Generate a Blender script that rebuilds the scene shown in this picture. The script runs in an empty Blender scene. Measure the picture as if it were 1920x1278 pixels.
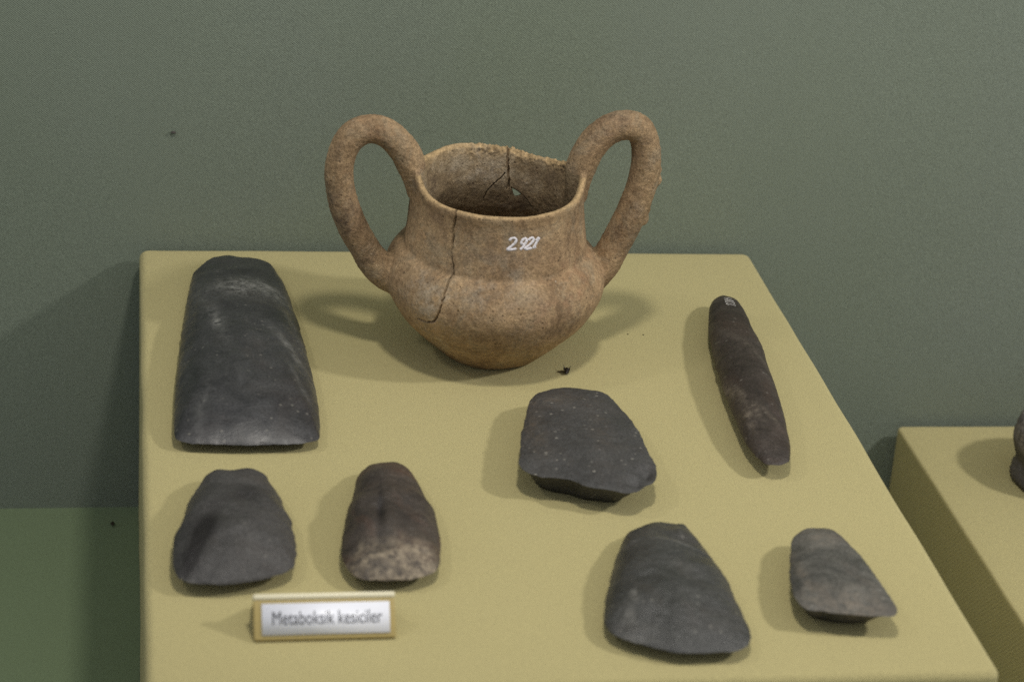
import bpy, bmesh, math, random
import numpy as np
from mathutils import Vector, Matrix, noise
from mathutils.bvhtree import BVHTree

random.seed(7)
SC = bpy.context.scene
COL = SC.collection

# ------------------------------------------------------------------ camera
F_PX = 4400.0                                   # focal length in photograph pixels (1920 wide)
CAM = Vector((-0.01042941, -1.32788748, 0.56542916))
CR = Vector((0.98664584, -0.1471386, 0.06985857))
CU = Vector((-0.00028463, 0.42733696, 0.90409239))
CF = Vector((0.16288004, 0.89203888, -0.42158835))
cd = bpy.data.cameras.new("camera")
cam = bpy.data.objects.new("camera", cd)
COL.objects.link(cam)
cd.sensor_width = 36.0
cd.lens = F_PX / 1920.0 * 36.0
cd.clip_start, cd.clip_end = 0.01, 50.0
cam.matrix_world = Matrix(((CR.x, CU.x, -CF.x, CAM.x), (CR.y, CU.y, -CF.y, CAM.y), (CR.z, CU.z, -CF.z, CAM.z), (0, 0, 0, 1)))
cd.dof.use_dof = True
cd.dof.focus_distance = 1.315
cd.dof.aperture_fstop = 9.0
SC.camera = cam

def ray(px, py):
    return (CF + CR * ((px - 960.0) / F_PX) - CU * ((py - 639.0) / F_PX)).normalized()

def on_z(px, py, z=0.0):
    d = ray(px, py)
    return CAM + d * ((z - CAM.z) / d.z)

def on_y(px, py, y):
    d = ray(px, py)
    return CAM + d * ((y - CAM.y) / d.y)

# ------------------------------------------------------------------ light
world = bpy.data.worlds.new("World")
SC.world = world
world.use_nodes = True
bg = world.node_tree.nodes["Background"]
bg.inputs[0].default_value = (0.95, 1.0, 1.05, 1)
bg.inputs[1].default_value = 0.42

def spot(name, loc, target, power, radius, cone, blend, color):
    ld = bpy.data.lights.new(name, 'SPOT')
    ld.energy = power
    ld.shadow_soft_size = radius
    ld.spot_size = math.radians(cone)
    ld.spot_blend = blend
    ld.color = color
    o = bpy.data.objects.new(name, ld)
    COL.objects.link(o)
    o.location = loc
    o.rotation_euler = (Vector(target) - Vector(loc)).to_track_quat('-Z', 'Y').to_euler()
    return o

spot("case_lamp_middle", (0.165, -0.50, 0.85), (0.19, -0.15, 0.0), 13.2, 0.042, 100, 0.9, (1.0, 0.95, 0.86))
spot("case_lamp_right", (1.18, -0.60, 0.84), (0.60, -0.04, 0.08), 31.0, 0.045, 112, 0.9, (1.0, 0.97, 0.92))
spot("case_lamp_left", (-0.50, -0.34, 0.85), (0.02, -0.24, 0.0), 4.6, 0.045, 46, 1.0, (1.0, 0.96, 0.9))

SC.view_settings.view_transform = 'Standard'
SC.view_settings.look = 'None'
SC.view_settings.exposure = 0.0
SC.view_settings.gamma = 1.0
SC.view_settings.use_curve_mapping = False
SC.render.engine = 'CYCLES'
SC.cycles.use_denoising = False
SC.cycles.max_bounces = 6

# ------------------------------------------------------------------ helpers
def link_mesh(name, verts, faces, mat=None, parent=None, smooth=True):
    me = bpy.data.meshes.new(name)
    me.from_pydata([tuple(v) for v in verts], [], faces)
    me.update()
    if smooth:
        me.shade_smooth()
    if mat:
        me.materials.append(mat)
    o = bpy.data.objects.new(name, me)
    COL.objects.link(o)
    if parent:
        o.parent = parent
        o.matrix_parent_inverse = parent.matrix_world.inverted()
    return o

def thing(name, label, cat, loc=(0, 0, 0), group=None):
    o = bpy.data.objects.new(name, None)
    o.empty_display_size = 0.02
    COL.objects.link(o)
    o.location = loc
    o.matrix_world = Matrix.Translation(Vector(loc))
    o["label"], o["category"] = label, cat
    if group:
        o["group"] = group
    return o

def tag(o, label=None, cat=None, kind=None, group=None):
    if label: o["label"] = label
    if cat: o["category"] = cat
    if kind: o["kind"] = kind
    if group: o["group"] = group
    return o

def catmull(pts, n, closed=True):
    P = np.array(pts, float)
    if closed:
        Q = np.vstack([P[-1], P, P[0], P[1]])
    else:
        Q = np.vstack([2 * P[0] - P[1], P, 2 * P[-1] - P[-2]])
    out = []
    m = len(Q) - 3
    for i in range(m):
        a, b, c, d = Q[i:i + 4]
        for t in np.linspace(0, 1, 12, endpoint=False):
            out.append(0.5 * (2 * b + (c - a) * t + (2 * a - 5 * b + 4 * c - d) * t * t + (3 * b - a - 3 * c + d) * t ** 3))
    if not closed:
        out.append(P[-1])
    out = np.array(out)
    E = np.vstack([out, out[:1]]) if closed else out
    L = np.concatenate([[0], np.cumsum(np.linalg.norm(np.diff(E, axis=0), axis=1))])
    s = np.linspace(0, L[-1], n, endpoint=not closed)
    return np.stack([np.interp(s, L, E[:, k]) for k in range(E.shape[1])], 1)

def tube(path, radii, nseg=20, flat=1.0):
    """closed tube round a 3-D path; returns verts, faces"""
    path = np.array(path, float)
    n = len(path)
    T = np.gradient(path, axis=0)
    T /= np.linalg.norm(T, axis=1)[:, None]
    up = np.array([0, 1.0, 0])
    verts, faces = [], []
    for i in range(n):
        b = np.cross(T[i], up)
        if np.linalg.norm(b) < 1e-6:
            b = np.cross(T[i], [1.0, 0, 0])
        b /= np.linalg.norm(b)
        c = np.cross(b, T[i])
        for k in range(nseg):
            a = 2 * math.pi * k / nseg
            verts.append(path[i] + radii[i] * (math.cos(a) * b + flat * math.sin(a) * c))
    for i in range(n - 1):
        for k in range(nseg):
            k2 = (k + 1) % nseg
            faces.append((i * nseg + k, i * nseg + k2, (i + 1) * nseg + k2, (i + 1) * nseg + k))
    faces.append(tuple(range(nseg - 1, -1, -1)))
    faces.append(tuple((n - 1) * nseg + k for k in range(nseg)))
    return verts, faces

def fbm(v, scale, octaves=3):
    return noise.fractal(Vector(v) * scale, 1.0, 2.0, octaves)

# ------------------------------------------------------------------ materials
class NT:
    def __init__(self, name):
        self.m = bpy.data.materials.new(name)
        self.m.use_nodes = True
        self.t = self.m.node_tree
        self.b = self.t.nodes["Principled BSDF"]
        self.out = self.t.nodes["Material Output"]
    def n(self, typ, **kw):
        nd = self.t.nodes.new(typ)
        for k, v in kw.items():
            setattr(nd, k, v)
        return nd
    def l(self, a, b):
        self.t.links.new(a, b)
    def coord(self):
        if not hasattr(self, "_c"):
            self._c = self.n("ShaderNodeTexCoord").outputs["Object"]
        return self._c
    def noise(self, scale, detail=4, rough=0.6, vec=None, dist=0.0):
        nd = self.n("ShaderNodeTexNoise")
        nd.inputs["Scale"].default_value = scale
        nd.inputs["Detail"].default_value = detail
        nd.inputs["Roughness"].default_value = rough
        nd.inputs["Distortion"].default_value = dist
        self.l(vec or self.coord(), nd.inputs["Vector"])
        return nd.outputs["Fac"]
    def ramp(self, fac, stops):
        r = self.n("ShaderNodeValToRGB")
        els = r.color_ramp.elements
        while len(els) < len(stops):
            els.new(0.5)
        for e, (p, c) in zip(els, stops):
            e.position = p
            e.color = (*c, 1) if len(c) == 3 else c
        self.l(fac, r.inputs[0])
        return r.outputs[0]
    def mix(self, fac, a, b, mode='MIX'):
        m = self.n("ShaderNodeMix", data_type='RGBA', blend_type=mode)
        for sock, v in ((m.inputs[0], fac), (m.inputs[6], a), (m.inputs[7], b)):
            if isinstance(v, (int, float)):
                sock.default_value = v
            elif isinstance(v, tuple):
                sock.default_value = (*v, 1)
            else:
                self.l(v, sock)
        return m.outputs[2]
    def math(self, op, a, b=None, c=None):
        m = self.n("ShaderNodeMath", operation=op)
        for i, v in enumerate((a, b, c)):
            if v is None: continue
            if isinstance(v, (int, float)): m.inputs[i].default_value = v
            else: self.l(v, m.inputs[i])
        return m.outputs[0]
    def attr(self, name):
        return self.n("ShaderNodeAttribute", attribute_name=name).outputs["Fac"]
    def bump(self, height, dist, strength=1.0, prev=None):
        b = self.n("ShaderNodeBump")
        b.inputs["Distance"].default_value = dist
        b.inputs["Strength"].default_value = strength
        self.l(height, b.inputs["Height"])
        if prev is not None:
            self.l(prev, b.inputs["Normal"])
        return b.outputs[0]

def g3(v):
    return (v, v, v)

def cloth(name, col, period, depth, tone=0.12, grain=0.25, axis='top', tint_spots=None):
    """woven cloth: diagonal twill ribs crossed by threads, slub and soft unevenness"""
    k = NT(name)
    sep = k.n("ShaderNodeSeparateXYZ")
    k.l(k.coord(), sep.inputs[0])
    x, y, z = sep.outputs
    u, v = (x, k.math('ADD', y, z)) if axis == 'top' else (k.math('ADD', x, y), z)
    w = 2 * math.pi / period
    wob = k.math('MULTIPLY', k.noise(60, 3), period * 1.2)
    d1 = k.math('ADD', k.math('ADD', u, k.math('MULTIPLY', v, 1.25)), wob)
    twill = k.math('SINE', k.math('MULTIPLY', d1, w))
    thr = k.math('SINE', k.math('MULTIPLY', k.math('SUBTRACT', u, k.math('MULTIPLY', v, 0.8)), w * 2.1))
    weave = k.math('ADD', k.math('MULTIPLY', twill, 0.6), k.math('MULTIPLY', thr, 0.35))
    fine = k.noise(1500, 2, 0.7)
    slub = k.noise(420, 3, 0.6)
    big = k.noise(5.0, 3, 0.55)
    h = k.math('ADD', k.math('MULTIPLY', weave, 0.5), k.math('MULTIPLY', fine, 1.6))
    c = Vector(col)
    base = k.mix(big, tuple(c * (1 - tone)), tuple(c * (1 + tone)))
    base = k.mix(k.ramp(fine, [(0.25, g3(0)), (0.75, g3(1))]), k.mix(1.0, base, g3(1 - grain), 'MULTIPLY'), k.mix(1.0, base, g3(1 + grain), 'MULTIPLY'))
    base = k.mix(k.math('MULTIPLY_ADD', weave, 0.16, 0.14), base, tuple(c * 0.6))
    base = k.mix(k.math('MULTIPLY', k.ramp(slub, [(0.62, g3(0)), (0.75, g3(1))]), 0.25), base, tuple(c * 0.7))
    if tint_spots:
        hv_ = k.ramp(k.noise(2.6, 3, 0.5, dist=0.5), [(0.35, g3(0)), (0.68, g3(1))])
        base = k.mix(k.math('MULTIPLY', hv_, 0.6), base, k.mix(1.0, base, (1.03, 1.0, 1.16), 'MULTIPLY'))
    if False:
        base = k.mix(k.math('MULTIPLY', k.ramp(k.noise(9, 4, 0.6), [(0.52, g3(0)), (0.72, g3(1))]), 0.35), base, tint_spots)
    k.l(base, k.b.inputs["Base Color"])
    k.b.inputs["Roughness"].default_value = 0.92
    k.b.inputs["Specular IOR Level"].default_value = 0.12
    k.b.inputs["Sheen Weight"].default_value = 0.08
    k.b.inputs["Sheen Roughness"].default_value = 0.6
    k.l(k.bump(h, depth), k.b.inputs["Normal"])
    return k.m

M_YELLOW = cloth("mustard_cloth", (0.50, 0.435, 0.205), 0.0015, 0.00024, 0.05, 0.24)
M_WALL = cloth("grey_green_wall_cloth", (0.205, 0.240, 0.180), 0.0016, 0.00030, 0.07, 0.30, 'wall', tint_spots=True)
M_FLOOR = cloth("green_floor_cloth", (0.178, 0.235, 0.130), 0.0018, 0.00020, 0.08, 0.2)

def clay(name):
    k = NT(name)
    inner = k.attr("inner")
    rimf = k.attr("rim")
    a = k.noise(34, 7, 0.72, dist=0.5)
    b = k.noise(75, 5, 0.7)
    f = k.noise(900, 4, 0.7)
    col = k.ramp(a, [(0.30, (0.165, 0.108, 0.062)), (0.44, (0.300, 0.200, 0.112)), (0.58, (0.392, 0.272, 0.154)), (0.74, (0.425, 0.268, 0.146))])
    grey = k.ramp(k.noise(48, 7, 0.75, dist=0.8), [(0.48, g3(0)), (0.62, g3(1))])
    col = k.mix(k.math('MULTIPLY', grey, 0.42), col, (0.270, 0.235, 0.170))
    col = k.mix(k.math('MULTIPLY', k.ramp(k.noise(20, 5, 0.65, dist=1.0), [(0.55, g3(0)), (0.70, g3(1))]), 0.5), col, (0.185, 0.125, 0.085))
    col = k.mix(k.math('MULTIPLY', k.ramp(b, [(0.55, g3(0)), (0.72, g3(1))]), 0.35), col, (0.40, 0.30, 0.185))
    # inside: greyer and mottled with a lime bloom
    inn = k.ramp(k.noise(44, 8, 0.74), [(0.34, (0.125, 0.094, 0.060)), (0.50, (0.275, 0.205, 0.120)), (0.66, (0.460, 0.380, 0.265))])
    col = k.mix(k.math('MULTIPLY', inner, 0.8), col, inn)
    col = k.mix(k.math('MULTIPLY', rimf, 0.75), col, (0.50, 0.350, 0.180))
    brk = k.ramp(k.noise(150, 7, 0.78), [(0.40, g3(0.1)), (0.58, g3(1))])
    col = k.mix(k.math('MULTIPLY', k.math('MULTIPLY', k.attr("ruddy"), brk), 0.55), col, (0.40, 0.205, 0.105))
    col = k.mix(k.math('MULTIPLY', k.math('MULTIPLY', k.attr("toast_shade"), brk), 0.95), col, (0.125, 0.085, 0.058))
    col = k.mix(k.math('MULTIPLY', k.math('MULTIPLY', k.attr("ashy"), brk), 0.6), col, (0.42, 0.365, 0.285))
    # pits and pale grit
    vor = k.n("ShaderNodeTexVoronoi")
    vor.inputs["Scale"].default_value = 330
    k.l(k.coord(), vor.inputs["Vector"])
    pit = k.ramp(vor.outputs["Distance"], [(0.10, g3(1)), (0.26, g3(0))])
    sparse = k.ramp(k.noise(140, 2), [(0.5, g3(0)), (0.6, g3(1))])
    pitm = k.math('MULTIPLY', pit, sparse)
    col = k.mix(k.math('MULTIPLY', pitm, 0.55), col, (0.055, 0.035, 0.022))
    v2 = k.n("ShaderNodeTexVoronoi")
    v2.inputs["Scale"].default_value = 210
    k.l(k.coord(), v2.inputs["Vector"])
    grit = k.math('MULTIPLY', k.ramp(v2.outputs["Distance"], [(0.07, g3(1)), (0.16, g3(0))]), k.ramp(k.noise(45, 2), [(0.60, g3(0)), (0.66, g3(1))]))
    col = k.mix(k.math('MULTIPLY', grit, 0.7), col, (0.55, 0.48, 0.38))
    col = k.mix(0.55, col, k.mix(1.0, col, k.ramp(f, [(0.28, g3(0.35)), (0.72, g3(1.6))]), 'MULTIPLY'))
    col = k.mix(0.42, col, k.mix(1.0, col, k.ramp(k.noise(330, 5, 0.75), [(0.36, g3(0.45)), (0.62, g3(1.45))]), 'MULTIPLY'))
    k.l(col, k.b.inputs["Base Color"])
    k.b.inputs["Roughness"].default_value = 0.88
    k.b.inputs["Specular IOR Level"].default_value = 0.2
    rough = k.attr("rough")
    h = k.math('ADD', k.math('MULTIPLY', k.noise(330, 6, 0.78), k.math('MULTIPLY_ADD', rough, 1.5, 0.7)), k.math('MULTIPLY', pitm, -0.5))
    # throwing marks and scratches, level round the pot
    mp = k.n("ShaderNodeMapping")
    mp.inputs["Scale"].default_value = (30, 30, 300)
    k.l(k.coord(), mp.inputs["Vector"])
    h = k.math('ADD', h, k.math('MULTIPLY', k.noise(1.0, 4, 0.6, vec=mp.outputs[0]), 0.22))
    k.l(k.bump(h, 0.00075), k.b.inputs["Normal"])
    return k.m

M_CLAY = clay("old_terracotta")

def stone_mat(name, dark, light, patch_col, rough=0.5, speck=0.5, brown=(0.09, 0.062, 0.045), brown_amt=0.3, spec=0.4, relief=0.0005):
    k = NT(name)
    a = k.noise(46, 8, 0.74, dist=0.6)
    f = k.noise(850, 4, 0.75)
    col = k.ramp(a, [(0.32, dark), (0.68, light)])
    col = k.mix(k.math('MULTIPLY', k.ramp(k.noise(30, 4, 0.6, dist=1), [(0.5, g3(0)), (0.68, g3(1))]), brown_amt), col, brown)
    col = k.mix(0.85, col, k.mix(1.0, col, k.ramp(f, [(0.28, g3(0.4)), (0.75, g3(1.65))]), 'MULTIPLY'))
    vor = k.n("ShaderNodeTexVoronoi")
    vor.inputs["Scale"].default_value = 190
    k.l(k.coord(), vor.inputs["Vector"])
    sp = k.math('MULTIPLY', k.ramp(vor.outputs["Distance"], [(0.10, g3(1)), (0.19, g3(0))]), k.ramp(k.noise(55, 3, 0.6), [(0.45, g3(0)), (0.55, g3(1))]))
    col = k.mix(k.math('MULTIPLY', sp, speck), col, (0.30, 0.28, 0.24))
    patch = k.math('MULTIPLY', k.attr("patch"), k.math('MULTIPLY', k.ramp(k.noise(240, 8, 0.82), [(0.40, g3(0.0)), (0.58, g3(1))]), k.ramp(k.noise(70, 5, 0.7), [(0.36, g3(0.2)), (0.56, g3(1))])))
    col = k.mix(patch, col, patch_col)
    col = k.mix(k.attr("tint_spots"), col, (0.012, 0.010, 0.010))
    k.l(col, k.b.inputs["Base Color"])
    rr = k.ramp(k.noise(60, 4), [(0.3, g3(rough - 0.06)), (0.7, g3(rough + 0.14))])
    k.l(rr, k.b.inputs["Roughness"])
    k.b.inputs["Specular IOR Level"].default_value = spec
    h = k.math('ADD', k.noise(420, 5, 0.75), k.math('MULTIPLY', k.noise(90, 6, 0.7), 2.2))
    k.l(k.bump(h, relief), k.b.inputs["Normal"])
    return k.m

def plain(name, col, rough=0.6, spec=0.4, metal=0.0, bump=None, var=0.15, scale=300):
    k = NT(name)
    c = Vector(col)
    n = k.noise(scale, 3)
    k.l(k.mix(n, tuple(c * (1 - var)), tuple(c * (1 + var))), k.b.inputs["Base Color"])
    k.b.inputs["Roughness"].default_value = rough
    k.b.inputs["Specular IOR Level"].default_value = spec
    k.b.inputs["Metallic"].default_value = metal
    if bump:
        k.l(k.bump(n, bump), k.b.inputs["Normal"])
    return k.m

M_INK = plain("white_ink", (0.66, 0.63, 0.66), 0.6, 0.3, scale=900, var=0.25)
M_INK2 = plain("chalky_ink", (0.62, 0.60, 0.56), 0.6, 0.3, scale=900, var=0.25)

# ------------------------------------------------------------------ setting: floor and back wall of the case
FLOOR_Z = -0.183
WALL_Y = 0.006

def sheet(name, x0, x1, nx, y0, y1, ny, f, mat):
    vs, fs = [], []
    for j in range(ny + 1):
        for i in range(nx + 1):
            vs.append(f(x0 + (x1 - x0) * i / nx, y0 + (y1 - y0) * j / ny))
    for j in range(ny):
        for i in range(nx):
            a = j * (nx + 1) + i
            fs.append((a, a + 1, a + nx + 2, a + nx + 1))
    return link_mesh(name, vs, fs, mat)

wall = sheet("wall", -1.3, 1.9, 160, FLOOR_Z - 0.01, 1.25, 80,
             lambda x, z: (x, WALL_Y + 0.0012 * noise.noise(Vector((x * 5, z * 5, 1))), z), M_WALL)
tag(wall, "grey-green fabric-covered back wall of the display case", kind="structure")
floor = sheet("floor", -1.3, 1.9, 120, -1.2, WALL_Y + 0.004, 60,
              lambda x, y: (x, y, FLOOR_Z + 0.0012 * noise.noise(Vector((x * 6, y * 6, 4))) + 0.002 * max(0, 1 - abs(y - WALL_Y) / 0.01) * 0.3), M_FLOOR)
tag(floor, "green fabric floor of the display case", kind="structure")

# ------------------------------------------------------------------ plinths
def padded_box(name, x0, x1, y0, y1, z0, z1, r, corner, mat):
    """cloth-wrapped board box: rounded corners in plan, rolled top edge"""
    ring = []
    for cx, cy, a0 in ((x1 - corner, y1 - corner, 0), (x0 + corner, y1 - corner, 90), (x0 + corner, y0 + corner, 180), (x1 - corner, y0 + corner, 270)):
        for k in range(9):
            a = math.radians(a0 + 90 * k / 8)
            ring.append((cx + corner * math.cos(a), cy + corner * math.sin(a), math.cos(a), math.sin(a)))
    dense = []
    n = len(ring)
    for i in range(n):
        p, q = ring[i], ring[(i + 1) % n]
        L = math.hypot(q[0] - p[0], q[1] - p[1])
        m = max(1, int(L / 0.012))
        for t in range(m):
            s = t / m
            dense.append(tuple(p[k] + (q[k] - p[k]) * s for k in range(4)))
    N = len(dense)
    verts, faces, rings = [], [], []
    levels = [(0.0, z0), (0.0, z0 + (z1 - z0) * 0.35), (0.0, z0 + (z1 - z0) * 0.7), (0.0, z1 - r * 1.6)]
    for k in range(0, 8):
        a = math.radians(90 * k / 7)
        levels.append((r * (1 - math.cos(a)), z1 - r + r * math.sin(a)))
    for ins, z in levels:
        for (x, y, nx, ny) in dense:
            w = 0.0006 * noise.noise(Vector((x * 22, y * 22, z * 14)))
            verts.append((x - nx * (ins + w), y - ny * (ins + w), z))
    for l in range(len(levels) - 1):
        for i in range(N):
            j = (i + 1) % N
            faces.append((l * N + i, l * N + j, (l + 1) * N + j, (l + 1) * N + i))
    last = [(len(levels) - 1) * N + i for i in range(N)]
    cx, cy = 0.5 * (x0 + x1), 0.5 * (y0 + y1)
    for k in (0.97, 0.75, 0.5, 0.25):
        cur = []
        for i in range(N):
            bx, by, bz = verts[(len(levels) - 1) * N + i]
            cur.append(len(verts)); verts.append((cx + (bx - cx) * k, cy + (by - cy) * k, z1))
        for i in range(N):
            j = (i + 1) % N
            faces.append((last[i], last[j], cur[j], cur[i]))
        last = cur
    verts.append((cx, cy, z1))
    for i in range(N):
        faces.append((last[i], last[(i + 1) % N], len(verts) - 1))
    return link_mesh(name, verts, faces, mat)

PL_D = 0.481
p1 = padded_box("display_plinth", -0.0015, 0.380, -PL_D, 0.0, FLOOR_Z + 0.0005, 0.0, 0.0045, 0.006, M_YELLOW)
tag(p1, "large mustard cloth-covered plinth carrying the two-handled pot and stone tools", "plinth")
P2Z = -0.1245
p2 = padded_box("display_plinth", 0.4955, 0.93, -PL_D, 0.0, FLOOR_Z + 0.0005, P2Z, 0.002, 0.004, M_YELLOW)
tag(p2, "lower mustard cloth-covered plinth with a cut-off stone vessel standing on it", "plinth")

# ------------------------------------------------------------------ the two-handled pot
POT = on_z(920, 652, 0.0)
SHEAR = -0.03                                   # the old pot leans a little
PX, PY = POT.x, POT.y
outer = [(0.0, 0.0), (2.3, 0.0), (2.78, 0.05), (2.98, 0.22), (3.45, 0.62), (4.12, 1.25), (4.78, 1.95), (5.42, 2.7), (5.88, 3.5), (6.10, 4.15), (6.13, 4.75), (5.98, 5.35),
         (5.70, 5.88), (5.46, 6.22), (5.22, 6.36), (5.10, 6.43), (5.07, 6.7), (5.00, 7.1), (4.88, 7.85), (4.78, 8.7), (4.77, 9.5), (4.83, 10.0), (4.77, 10.2)]
inner = [(4.60, 10.22), (4.46, 10.1), (4.38, 9.7), (4.34, 8.8), (4.42, 7.8), (4.70, 6.8), (5.0, 6.2), (5.35, 5.5), (5.58, 4.75), (5.62, 4.1), (5.35, 3.5), (4.9, 2.8), (4.25, 2.1), (3.45, 1.5), (2.5, 1.0), (1.5, 0.75), (0.0, 0.7)]
prof = catmull(outer, 90, closed=False).tolist() + catmull(inner, 70, closed=False).tolist()
NTH = 200
pv, pf = [], []
def rim_lift(th, h):
    """uneven rim: back higher than front, drawn up into the handles"""
    k = max(0.0, (h - 6.8) / 3.4) ** 2
    back = 0.22 * math.sin(th) if h > 0 else 0
    side = 1.25 * math.exp(-(1 - abs(math.cos(th))) / 0.055)
    worn = -0.22 * math.exp(-((th - 0.95) / 0.35) ** 2) + 0.16 * math.exp(-((th - 2.0) / 0.30) ** 2)
    return k * (back + side + worn)
for (r, h) in prof:
    for i in range(NTH):
        th = 2 * math.pi * i / NTH
        rr = r * (1 + 0.012 * math.sin(2 * th + 0.5) + 0.008 * math.sin(3 * th + 1.2))
        dy = 1.05
        pv.append((rr * math.cos(th) / 100 + SHEAR * h / 100, rr * math.sin(th) * dy / 100, (h + rim_lift(th, h)) / 100))
for j in range(len(prof) - 1):
    for i in range(NTH):
        i2 = (i + 1) % NTH
        pf.append((j * NTH + i, j * NTH + i2, (j + 1) * NTH + i2, (j + 1) * NTH + i))
Z1 = lambda x, y: (x / 2.3235 + 580, y / 2.3235 + 180)
left_c = [(468, 430), (456, 350), (428, 262), (378, 195), (325, 157), (268, 143), (205, 163), (157, 215), (132, 290), (130, 370), (146, 460), (182, 550), (228, 640), (276, 712), (335, 765), (392, 790)]
right_c = [(1166, 450), (1172, 360), (1200, 270), (1252, 190), (1318, 143), (1385, 129), (1438, 150), (1464, 210), (1466, 300), (1449, 390), (1415, 480), (1376, 560), (1334, 640), (1288, 720), (1240, 768), (1192, 795)]
def handle_path(pts, ydir):
    q = []
    for (a, b) in pts:
        p = on_y(*Z1(a, b), PY + ydir)
        q.append((p.x - PX, p.y - PY, p.z))
    return catmull(q, 90, closed=False)
LH = handle_path(left_c, 0.0)
RH = handle_path(right_c, 0.0)
def hand_r(n, base, wob):
    r = []
    for i in range(n):
        t = i / (n - 1)
        k = base + wob * math.sin(9 * t + base * 900)
        if t < 0.12: k *= 0.62 + 0.38 * (t / 0.12)
        if t > 0.80: k *= 1 + 0.35 * ((t - 0.80) / 0.20) ** 1.5
        r.append(k)
    return r
for path, base in ((LH, 0.0080), (RH, 0.0083)):
    v, f = tube(path, hand_r(len(path), base, 0.00025), 24, flat=1.15)
    o0 = len(pv)
    pv += [tuple(x) for x in v]
    pf += [tuple(i + o0 for i in q) for q in f]
# lime crust stuck to the outer side of the right handle
for t, rr_ in ((0.475, .0022), (0.545, .0030), (0.575, .0042), (0.60, .0026), (0.685, .0034), (0.715, .0046)):
    c = RH[int(t * 89)]
    T = RH[int(t * 89) + 1] - RH[int(t * 89) - 1]; T /= np.linalg.norm(T)
    nrm = np.array([-T[2], 0, T[0]]); nrm *= np.sign(nrm[0])
    c = c + nrm * 0.0066
    bmx = bmesh.new(); bmesh.ops.create_icosphere(bmx, subdivisions=2, radius=rr_)
    o0 = len(pv)
    pv += [tuple(Vector(c) + v.co) for v in bmx.verts]
    bmx.verts.index_update()
    pf += [tuple(v.index + o0 for v in fc.verts) for fc in bmx.faces]
    bmx.free()
tmp = link_mesh("tmp_pot", pv, pf, M_CLAY)
md = tmp.modifiers.new("r", 'REMESH'); md.mode = 'VOXEL'; md.voxel_size = 0.00072; md.use_smooth_shade = True
sm = tmp.modifiers.new("s", 'SMOOTH'); sm.factor = 0.5; sm.iterations = 6
dg = bpy.context.evaluated_depsgraph_get()
me = bpy.data.meshes.new_from_object(tmp.evaluated_get(dg))
bpy.data.objects.remove(tmp)

def np_co(me):
    a = np.empty(len(me.vertices) * 3, np.float32); me.vertices.foreach_get("co", a); return a.reshape(-1, 3)
def np_no(me):
    a = np.empty(len(me.vertices) * 3, np.float32); me.vertices.foreach_get("normal", a); return a.reshape(-1, 3)
def dist_path(co, path):
    d = np.full(len(co), 9.0)
    for p in path[::2]:
        d = np.minimum(d, np.linalg.norm(co - p, axis=1))
    return d
def inner_r(h):
    hh = np.array([x[1] for x in inner][::-1]); rr = np.array([x[0] for x in inner][::-1])
    oh = np.array([x[1] for x in outer]); orr = np.array([x[0] for x in outer])
    return 0.5 * (np.interp(h * 100, hh, rr) + np.interp(h * 100, oh, orr)) / 100

co, no = np_co(me), np_no(me)
rad = np.hypot(co[:, 0] - SHEAR * co[:, 2], co[:, 1] / 1.05)
dh = np.minimum(dist_path(co, LH), dist_path(co, RH))
is_in = rad < inner_r(co[:, 2])
roughness = np.clip((0.0125 - dh) / 0.004, 0, 1) * 0.9 + 0.15
roughness[is_in] = 0.45
disp = np.empty(len(co))
for i, (c, r) in enumerate(zip(co, roughness)):
    v = Vector(c)
    disp[i] = 0.0006 * noise.noise(v * 60) + (0.00008 + 0.00016 * r) * noise.fractal(v * 420, 0.7, 2.0, 3)
back_rim = np.clip((co[:, 2] - 0.097) / 0.006, 0, 1) * (co[:, 1] > 0.01) * (co[:, 0] > -0.012)
for i in np.nonzero(back_rim > 0)[0]:
    disp[i] += back_rim[i] * 0.0013 * noise.fractal(Vector(co[i]) * 420, 0.7, 2.0, 3)
disp[co[:, 2] < 0.0012] *= 0.15
co2 = co + no * disp[:, None]
co2[:, 2] = np.maximum(co2[:, 2], 0.0)
me.vertices.foreach_set("co", co2.astype(np.float32).ravel()); me.update()

# cracks: thin jagged wedges cut out of the wall
bvh = BVHTree.FromPolygons([tuple(c) for c in co2], [tuple(p.vertices) for p in me.polygons])
def hit(px, py):
    loc, nrm, idx, d = bvh.ray_cast(CAM - POT, ray(px, py))
    return loc, nrm
def strip_cutter(pts, w_of_t, out, inn, radial_sign, extend_top=0.0, thru=None):
    P = []
    for (x, y) in pts:
        l, n_ = hit(x, y)
        if l is not None: P.append(l)
    if extend_top:
        P.insert(0, P[0] + Vector((0, 0, extend_top)))
    Q = catmull([tuple(p) for p in P], max(8, len(P) * 3), closed=False)
    vs, fs = [], []
    n = len(Q)
    for i in range(n):
        q = Vector(Q[i])
        rd = Vector((q.x, q.y, 0)).normalized()
        t = Vector(Q[min(i + 1, n - 1)]) - Vector(Q[max(i - 1, 0)])
        s = t.cross(rd).normalized()
        jag = 0.0005 * noise.noise(q * 900) + 0.0008 * noise.noise(q * 300)
        q = q + s * jag
        w = w_of_t(i / (n - 1)) * (1 + 0.35 * noise.noise(q * 700))
        a = q + rd * (out * radial_sign if thru is None else (0.010 if i / (n - 1) < thru else 0.0030)); b = q - rd * (inn * radial_sign)
        vs += [a - s * w * .5, a + s * w * .5, b + s * w * .35, b - s * w * .35]
    for i in range(n - 1):
        for k in range(4):
            k2 = (k + 1) % 4
            fs.append((i * 4 + k, i * 4 + k2, i * 4 + 4 + k2, i * 4 + 4 + k))
    fs.append((3, 2, 1, 0)); fs.append(tuple((n - 1) * 4 + k for k in range(4)))
    return vs, fs
Z5 = lambda x, y: (x / 5.647 + 780, y / 5.647 + 240)
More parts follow.
